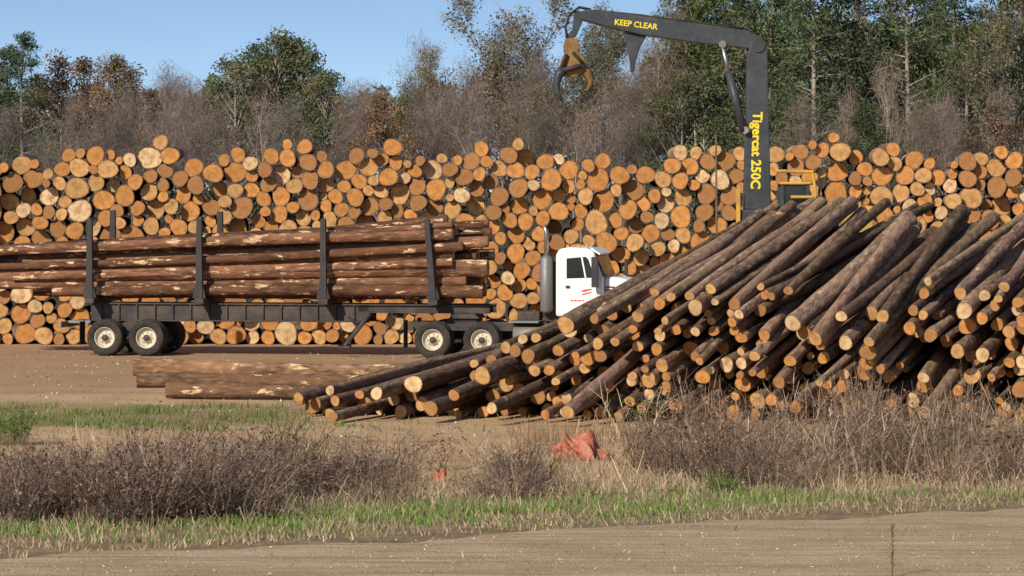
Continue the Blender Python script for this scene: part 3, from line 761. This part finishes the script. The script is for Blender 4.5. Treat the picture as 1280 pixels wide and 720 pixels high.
titems = []
def tree(px, py, kind, Y, vi=None):
    if vi is None: vi = rng.integers(len(PR[kind]))
    tr_, cr = PR[kind][vi]; H = wz(py, Y)+.05; s = H/HP[kind][vi]
    root = empty(NAME[kind], (wx(px, Y), Y, -.05), (0, 0, rng.uniform(0, 6.28))); sw = rng.uniform(.85, 1.15) if kind != 'sapling' else .8
    root.scale = (s*sw, s*sw, s)
    a = link(bpy.data.objects.new('trunk', tr_), root); c = link(bpy.data.objects.new('crown', cr), root)
    g = rng.uniform(.8, 1.25); c.color = (g*rng.uniform(.92, 1.1), g, g*rng.uniform(.9, 1.1), 1)
    a.color = (1.5, 1.42, 1.32, 1) if kind == 'sapling' else (g, g, g, 1)
    if kind == 'sapling': c.color = (1.3, 1.25, 1.2, 1)
    reg = 'at far left' if px < 210 else 'above the trailer' if px < 480 else 'left of grapple' if px < 690 else 'behind loader boom' if px < 935 else 'right of mast' if px < 1120 else 'at far right'
    titems.append((root, f'{DESC[kind]} beyond rear log stack {reg}', px))
for px, py, k in ((-40, 60, 'pine'), (8, 58, 'pine'), (28, 42, 'pine'), (58, 88, 'bare'), (120, 70, 'bare'), (190, 80, 'bare'), (295, 70, 'green'), (345, 40, 'green'), (388, 60, 'green'), (320, 56, 'green'), (368, 48, 'green'), (275, 96, 'green'), (408, 90, 'green'), (350, 70, 'green'),
                  (72, 70, 'brown'), (105, 74, 'brown'), (140, 72, 'brown'), (165, 86, 'brown'), (205, 92, 'bare'), (228, 98, 'bare'), (255, 92, 'bare'), (430, 102, 'bare'), (450, 98, 'bare'), (475, 104, 'bare'),
                  (500, 104, 'bare'), (518, 84, 'thinleaf'), (548, 44, 'bare'), (565, 60, 'thinleaf'), (598, 70, 'bare'), (628, -18, 'thinleaf'), (655, -10, 'thinleaf'), (640, 30, 'bare'), (672, 60, 'bare'), (700, 88, 'bare'),
                  (728, 70, 'bare'), (756, 26, 'thinleaf'), (782, 8, 'thinleaf'), (806, 0, 'bare'), (830, 30, 'bare'),
                  (856, -40, 'pine'), (880, -60, 'green'), (905, -30, 'pine'), (930, -60, 'pine'), (960, -20, 'green'), (985, -60, 'pine'), (1015, -40, 'pine'), (1045, -50, 'green'), (1075, -70, 'pine'), (1105, -30, 'thinleaf'),
                  (1135, -60, 'pine'), (1165, -40, 'green'), (1195, -60, 'pine'), (1225, -30, 'thinleaf'), (1250, -60, 'pine'), (1280, -40, 'green'), (1320, -50, 'pine'),
                  (870, 20, 'green'), (970, 40, 'pine'), (1060, 30, 'green'), (1120, 20, 'pine'), (1210, 30, 'pine'), (1265, 20, 'green'), (1010, 60, 'green'), (1150, 60, 'green'), (1235, 70, 'green')):
    tree(px, py, k, rng.uniform(216, 236))
for px, py, k in ((20, 120, 'bare'), (60, 115, 'bare'), (95, 120, 'bare'), (130, 110, 'bare'), (170, 112, 'bare'), (215, 118, 'bare'), (245, 120, 'bare'), (300, 122, 'bare'), (345, 130, 'bare'), (390, 120, 'bare'), (430, 125, 'bare'),
                  (480, 120, 'brown'), (530, 110, 'bare'), (560, 105, 'bare'), (610, 100, 'bare'), (655, 110, 'thinleaf'), (690, 120, 'bare'), (735, 118, 'bare'), (780, 110, 'bare'), (815, 100, 'bare'), (850, 95, 'green'), (880, 90, 'green'),
                  (1000, 120, 'bare'), (1040, 125, 'bare'), (1080, 130, 'green'), (1120, 115, 'bare'), (1160, 120, 'bare'), (1200, 120, 'bare'), (1245, 130, 'brown'), (1285, 110, 'bare'),
                  (330, 88, 'sapling'), (718, 130, 'sapling'), (1030, 96, 'sapling'), (1098, 62, 'sapling'), (1132, 66, 'sapling'), (1182, 92, 'sapling'), (1236, 96, 'sapling')):
    tree(px, py, k, rng.uniform(196, 210))
label_all(titems, 'tree', 'trees beyond the rear log stack')
# far wood that reads as one mass
NW = 30000
X = rng.uniform(-46, 46, NW); Y = rng.uniform(242, 266, NW); pxs = 640+X*F/Y
tz = np.interp(pxs, [-200, 0, 180, 300, 345, 420, 520, 620, 700, 840, 900, 1300, 1500], [115, 110, 125, 110, 105, 130, 115, 95, 120, 80, 40, 30, 30])+12*np.sin(pxs*.09)+8*np.sin(pxs*.23+1)
Zt_ = H0-(tz-HY)*Y/F; Z = Zt_*rng.uniform(.15, 1, NW)**.7
gmask = np.clip((np.interp(pxs, [-200, 20, 80, 260, 300, 400, 440, 820, 900, 1500], [.6, .6, .1, .1, .6, .6, .05, .15, .8, .7])+rng.normal(0, .25, NW)), 0, 1)[:, None]
cc = gmask*np.array((.09, .115, .055))+(1-gmask)*np.array((.23, .175, .145)); cc = cc*rng.uniform(.6, 1.4, NW)[:, None]
V, Fq, T = leaf_cloud(np.stack([X, Y, Z], 1), [(.3, .3, .3)]*NW, 1, .4, .45, cc)
o = link(bpy.data.objects.new('distant_wood', cl_mesh('distant_wood', V, Fq, T, M['leaf']))); tag(o, 'hazy far wood filling the gaps behind the separate trees', 'wood'); o['kind'] = 'stuff'

# ------------------------------------------------------------------ weeds and grass
def blades(X, Y, h, wd, cols, lean=.35):
    nn = len(X); a = rng.uniform(0, 6.28, nn); dx = np.cos(a)*wd; dy = np.sin(a)*wd*.4; la = rng.uniform(0, 6.28, nn); ll = h*rng.uniform(0, lean, nn)*1.6
    z0 = np.zeros(nn)
    V = np.stack([np.stack([X-dx, Y-dy, z0], 1), np.stack([X+dx, Y+dy, z0], 1),
                  np.stack([X+dx*.5+np.cos(la)*ll, Y+dy*.5+np.sin(la)*ll, h], 1), np.stack([X-dx*.3+np.cos(la)*ll, Y+np.sin(la)*ll, h], 1)], 1).reshape(-1, 3)
    Fq = np.arange(nn*4).reshape(-1, 4)
    return V, Fq, np.repeat(cols, 4, 0)
def fnoise(x, y):
    return .5+.25*np.sin(x*1.3+1.7*np.sin(y*.6))+.25*np.sin(y*1.9+1.3*np.sin(x*.8+2))
def fn2(x, y):
    return np.clip(.5+.22*np.sin(x*2.9+2.1*np.sin(y*1.7))+.2*np.sin(y*4.1+1.9*np.sin(x*2.3+1))+.16*np.sin(x*7.3+y*5.1), 0, 1)
def scatter(nn, y0, y1):
    Y = rng.uniform(y0, y1, nn); X = (rng.uniform(-60, 1340, nn)-640)*Y/F; return X, Y
DRY = np.array([(.36, .275, .17), (.30, .22, .14), (.44, .35, .23), (.24, .175, .115), (.20, .145, .10)])
X, Y = scatter(70000, 45.5, 66.5); e_ = road_edge(X); px = 640+X*F/Y; py = HY+F*H0/Y
dn = np.where(Y < e_+.1, .008, np.where(Y < e_+1.0, .5, .8))*np.clip(fn2(X, Y)*1.9-.25, .05, 1)
dn *= np.where((Y > 60.5) & (px < 660), .12, 1.)
k = rng.uniform(0, 1, len(X)) < dn; X, Y, px = X[k], Y[k], px[k]
h = rng.uniform(.03, .11, len(X))*(1+1.6*np.clip((Y-road_edge(X)-2.)/4, 0, 1)*fn2(X*.6, Y*.6+4))
h = np.where(rng.uniform(0, 1, len(X)) < .03, h*2.8, h)
c1 = DRY[rng.integers(0, 5, len(X))]*rng.uniform(.7, 1.3, len(X))[:, None]
B1 = blades(X, Y, h, rng.uniform(.006, .013, len(X)), c1, .7)
X, Y = scatter(15000, 64.5, 72.); px = 640+X*F/Y; k = (px > 640) & (rng.uniform(0, 1, len(X)) < .1+.8*fn2(X, Y)) & ~((px > 675) & (px < 780) & (Y < 68)); X, Y = X[k], Y[k]
h = rng.uniform(.10, .5, len(X))*np.clip(.4+.9*fnoise(X*1.1, Y*2), .3, 1.1)
B2 = blades(X, Y, h, rng.uniform(.006, .012, len(X)), DRY[rng.integers(0, 5, len(X))]*np.array((.88, .78, .74))*rng.uniform(.6, 1.3, len(X))[:, None])
def join(*bs):
    Vs = []; Fs = []; Ts = []; o_ = 0
    for V, Fq, T in bs: Vs.append(V); Fs.append(Fq+o_); Ts.append(T); o_ += len(V)
    return np.concatenate(Vs), np.concatenate(Fs), np.concatenate(Ts)
o = link(bpy.data.objects.new('dry_grass', cl_mesh('dry_grass', *join(B1, B2), M['weed']))); tag(o, 'dry tan grass covering the verge between dirt road and log heap', 'grass'); o['kind'] = 'stuff'
GRN = np.array([(.12, .20, .04), (.15, .23, .05), (.095, .15, .032), (.21, .25, .09)])
X, Y = scatter(60000, 50, 60.5); px = 640+X*F/Y; py = HY+F*H0/Y
cen = np.interp(px, [-60, 200, 430, 650, 850, 960, 1340], [664, 660, 648, 639, 630, 625, 620]); wdt = np.interp(px, [-60, 430, 960, 1340], [13, 13, 11, 6])
k = rng.uniform(0, 1, len(X)) < np.exp(-((py-cen)/wdt)**2)*np.clip(fn2(X*.6+3, Y*.7)*2.-.4, 0.06, 1)*np.interp(px, [0, 400, 900, 1050], [.6, 1, 1, .35]); X, Y = X[k], Y[k]
G1 = blades(X, Y, rng.uniform(.04, .14, len(X)), rng.uniform(.008, .015, len(X)), GRN[rng.integers(0, 4, len(X))]*rng.uniform(.7, 1.15, len(X))[:, None])
X, Y = scatter(22000, 72.5, 80.5); px = 640+X*F/Y
k = (rng.uniform(0, 1, len(X)) < np.clip(fn2(X*.5, Y*.4)*1.7-.6, 0, 1)*np.interp(px, [0, 120, 300, 400, 700], [.5, 1, 1, .2, .0])); X, Y = X[k], Y[k]
G2 = blades(X, Y, rng.uniform(.04, .16, len(X)), rng.uniform(.01, .018, len(X)), GRN[rng.integers(0, 4, len(X))]*np.array((.95, .85, .9))*rng.uniform(.6, 1.05, len(X))[:, None])
o = link(bpy.data.objects.new('green_grass', cl_mesh('green_grass', *join(G1, G2), M['weed']))); tag(o, 'short green grass in strips beside the road and left of the heap', 'grass'); o['kind'] = 'stuff'
# bark chips and bits of wood strewn over the yard and the road
X, Y = scatter(3600, 66, 109); X2, Y2 = scatter(2600, 45.5, 53); k2 = Y2 < road_edge(X2)-.2; sz = np.concatenate([np.full(len(X), .032), np.full(int(k2.sum()), .017)]); X = np.concatenate([X, X2[k2]]); Y = np.concatenate([Y, Y2[k2]])
CH = np.array([(.24, .16, .11), (.50, .35, .21), (.34, .23, .14), (.64, .50, .34)])
V, Fq, T = leaf_cloud(np.stack([X, Y, np.full(len(X), .025)], 1), [(.0, .0, .008)]*len(X), 1, sz, .4, CH[rng.integers(0, 4, len(X))])
o = link(bpy.data.objects.new('wood_chips', cl_mesh('wood_chips', V, Fq, T, M['weed']))); tag(o, 'bark chips and wood scraps strewn over the dirt yard', 'chips'); o['kind'] = 'stuff'
def bush_mesh(nst, hh, col, wide=.5, leaves=0, lc_=(.1, .14, .04)):
    Vs = []; Fs = []; Ts = []; o_ = 0
    def ribbon(P, wd, c):
        nonlocal o_
        a = rng.uniform(0, 6.28); dv = np.array([math.cos(a), math.sin(a)*.5, 0])*wd
        k_ = len(P)
        for i, p_ in enumerate(P):
            f = 1-.7*i/(k_-1); Vs.append(p_-dv*f); Vs.append(p_+dv*f)
        for i in range(k_-1): Fs.append([o_+2*i, o_+2*i+1, o_+2*i+3, o_+2*i+2])
        Ts.extend([c]*(2*k_)); o_ += 2*k_
    tips = []
    for _ in range(nst):
        a = rng.uniform(0, 6.28); rr = wide*.5*math.sqrt(rng.uniform(0, 1)); p_ = np.array([math.cos(a)*rr, math.sin(a)*rr, 0.]); hgt = hh*rng.uniform(.25, 1.)
        out = np.array([math.cos(a), math.sin(a), 0])*rng.uniform(0, .6)*hgt*wide*1.6; P = []
        for i in range(5):
            t = i/4; P.append(p_+out*t*t+np.array([rng.normal(0, .025), rng.normal(0, .025), hgt*t*(1-.12*t)]))
        c = np.array(col)*rng.uniform(.5, 1.6); ribbon(P, rng.uniform(.005, .011), c)
        for j in range(4):
            t = rng.uniform(.35, 1); b = P[min(int(t*4), 3)]; d_ = rng.normal(0, 1, 3); d_[2] = abs(d_[2])*.8; d_ /= np.linalg.norm(d_); ln = hgt*rng.uniform(.12, .35)
            ribbon([b, b+d_*ln*.5+np.array([0, 0, .01]), b+d_*ln], .0045, c*rng.uniform(.8, 1.3)); tips.append(b+d_*ln)
    V = np.array(Vs); Tn = np.array(Ts)
    if leaves:
        V2, F2, T2 = leaf_cloud([tips[i] for i in rng.integers(0, len(tips), leaves)], [(.07, .07, .07)]*leaves, 4, .022, .5, [np.array(lc_)*rng.uniform(.6, 1.5) for _ in range(leaves)])
        Fs += (F2+len(V)).tolist(); V = np.concatenate([V, V2]); Tn = np.concatenate([Tn, T2])
    return np_mesh('dry_bush', V, Fs, [M['weed']], None, Tn)
BU = [bush_mesh(95, 1.0, (.26, .185, .13), .8, 90, (.24, .155, .105)), bush_mesh(130, 1.0, (.175, .125, .092), 1., 150, (.155, .10, .075)), bush_mesh(55, 1.0, (.37, .285, .19), .8), bush_mesh(85, 1.0, (.30, .215, .145), .9, 60, (.30, .19, .125))]
TW = [bush_mesh(30, 1.0, (.20, .14, .10), .5, 50, (.18, .115, .082)), bush_mesh(22, 1.0, (.33, .245, .165), .6)]
GB = [bush_mesh(90, 1.0, (.13, .17, .05), .8, 600, (.12, .19, .045))]
bitems = []
def bush(px, py, hpx, kind=None, wide=1., vi=None):
    if kind != 'g' and ((660 < px < 800 and py > 556 and py-hpx < 568) or (505 < px < 600 and py > 590)): return None
    Y = gy(py); me = BU[rng.integers(4) if vi is None else vi] if kind is None else TW[rng.integers(2)] if kind == 't' else GB[0]
    o = link(bpy.data.objects.new('green_shrub' if kind == 'g' else 'dry_weed' if kind == 't' else 'dry_bush', me)); s = hpx*Y/F
    o.location = (wx(px, Y), Y, 0); o.rotation_euler = (0, 0, rng.uniform(0, 6.28)); ww = s*wide*rng.uniform(.9, 1.5); o.scale = (ww, ww, s)
    g_ = rng.uniform(.7, 1.3); o.color = (g_, g_, g_, 1)
    reg = 'at far left' if px < 130 else 'at left' if px < 330 else 'in front of scattered logs' if px < 660 else 'below the front heap' if px < 1000 else 'below heap at right'
    size = 'tall' if hpx > 100 else 'mid height' if hpx > 65 else 'low'
    if kind != 'g': bitems.append((o, f"{size} dry {'weed' if kind else 'bush'} on the verge {reg}", px))
    return o
for i in range(20): bush(rng.uniform(-20, 340), rng.uniform(618, 656), rng.uniform(30, 66), wide=1.3)
for cx in (12, 40, 70, 165, 190, 235, 262, 288):
    for i in range(3): bush(cx+rng.uniform(-16, 16), rng.uniform(622, 656), rng.uniform(60, 112), wide=1.1, vi=1)
for i in range(28): bush(rng.uniform(-10, 330), rng.uniform(600, 650), rng.uniform(80, 140), 't')
for i in range(28): bush(rng.uniform(330, 690), rng.uniform(594, 630), rng.uniform(28, 58), wide=1.35)
for i in range(42): bush(rng.uniform(330, 700), rng.uniform(582, 625), rng.uniform(50, 95), 't', wide=1.2)
for cx in (395, 470, 640): bush(cx+rng.uniform(-16, 16), rng.uniform(600, 620), rng.uniform(60, 85), wide=1., vi=1)
for i in range(32): bush(rng.uniform(670, 1300), rng.uniform(570, 614), rng.uniform(32, 66), wide=1.3)
for i in range(74): bush(rng.uniform(690, 1300), rng.uniform(548, 605), rng.uniform(50, 118), 't', wide=1.)
for cx in (830, 870, 950, 985, 1040, 1110, 1150, 1220, 1265):
    bush(cx+rng.uniform(-22, 22), rng.uniform(568, 600), rng.uniform(60, 95), wide=.95, vi=1)
for i in range(26): bush(rng.uniform(860, 1290), rng.uniform(540, 560), rng.uniform(60, 120), 't', wide=.7)
for px, py, hh in ((700, 580, 34), (758, 582, 40), (742, 588, 30)): bush(px, py+26, 30, 't', 1.1)
label_all(bitems, 'bush', 'dry bushes and weeds along the verge')
tag(bush(306, 648, 34, 'g', 1.4), 'bright green low shrub among dry bushes at left', 'shrub')
tag(bush(905, 618, 34, 'g', 1.3), 'green leafy shrub in dry verge below loader mast', 'shrub')
tag(bush(800, 526, 44, 'g', .9), 'small dark green shrub at the foot of front heap', 'shrub')
tag(bush(14, 556, 60, 'g', 1.), 'tall green weed clump at the left edge by the dirt pad', 'shrub')
for o in COL.objects:
    if o.name.startswith('green_shrub'): o.color = (.8, .8, .75, 1)
# lone dead stalk at the road edge, bottom right
Y = gy(722); s = MB(); s.tube([(0, 0, 0), (.01, 0, .3), (-.01, .01, .64)], [.013, .010, .005], 5)
for i in range(22):
    z = .10+.024*i; a = rng.uniform(0, 6.28); s.tube([(0, 0, z), (.05*math.cos(a), .05*math.sin(a), z+.04)], [.007, .004], 4)
s = s.build('dead_weed', M['post']); s.location = (wx(1115, Y), Y, .012); tag(s, 'lone dead weed stalk standing in the dirt road at lower right', 'weed')
# discarded red plastic
def scrap(name, px, py, w_, h_, label):
    bm = bmesh.new(); bmesh.ops.create_icosphere(bm, subdivisions=5, radius=1.)
    for v in bm.verts:
        p_ = v.co; f = 1+.2*math.sin(p_.x*4+p_.z*3)+.17*math.sin(p_.y*7+p_.x*5+1)+.12*math.sin(p_.z*9+p_.x*8)+.06*math.sin(p_.x*19+p_.z*13+p_.y*11)
        tp_ = .55+.45*math.sin(p_.x*3.2+.6)**2
        v.co = Vector((p_.x*f*w_, p_.y*f*w_*.7, max(-.02, abs(p_.z)**.6*math.copysign(1, p_.z)*f*h_*tp_)))
    me = bpy.data.meshes.new(name); bm.to_mesh(me); bm.free(); me.materials.append(M['redplastic'])
    Y = gy(py); o = link(bpy.data.objects.new(name, me)); o.location = (wx(px, Y), Y, .025); tag(o, label, 'tarp'); return o
scrap('crumpled_tarp', 727, 574, .46, .46, 'crumpled faded red tarp lying in the weeds before the heap')
scrap('tarp_scrap', 552, 602, .13, .20, 'small red scrap lying in the dry verge left of the tarp')
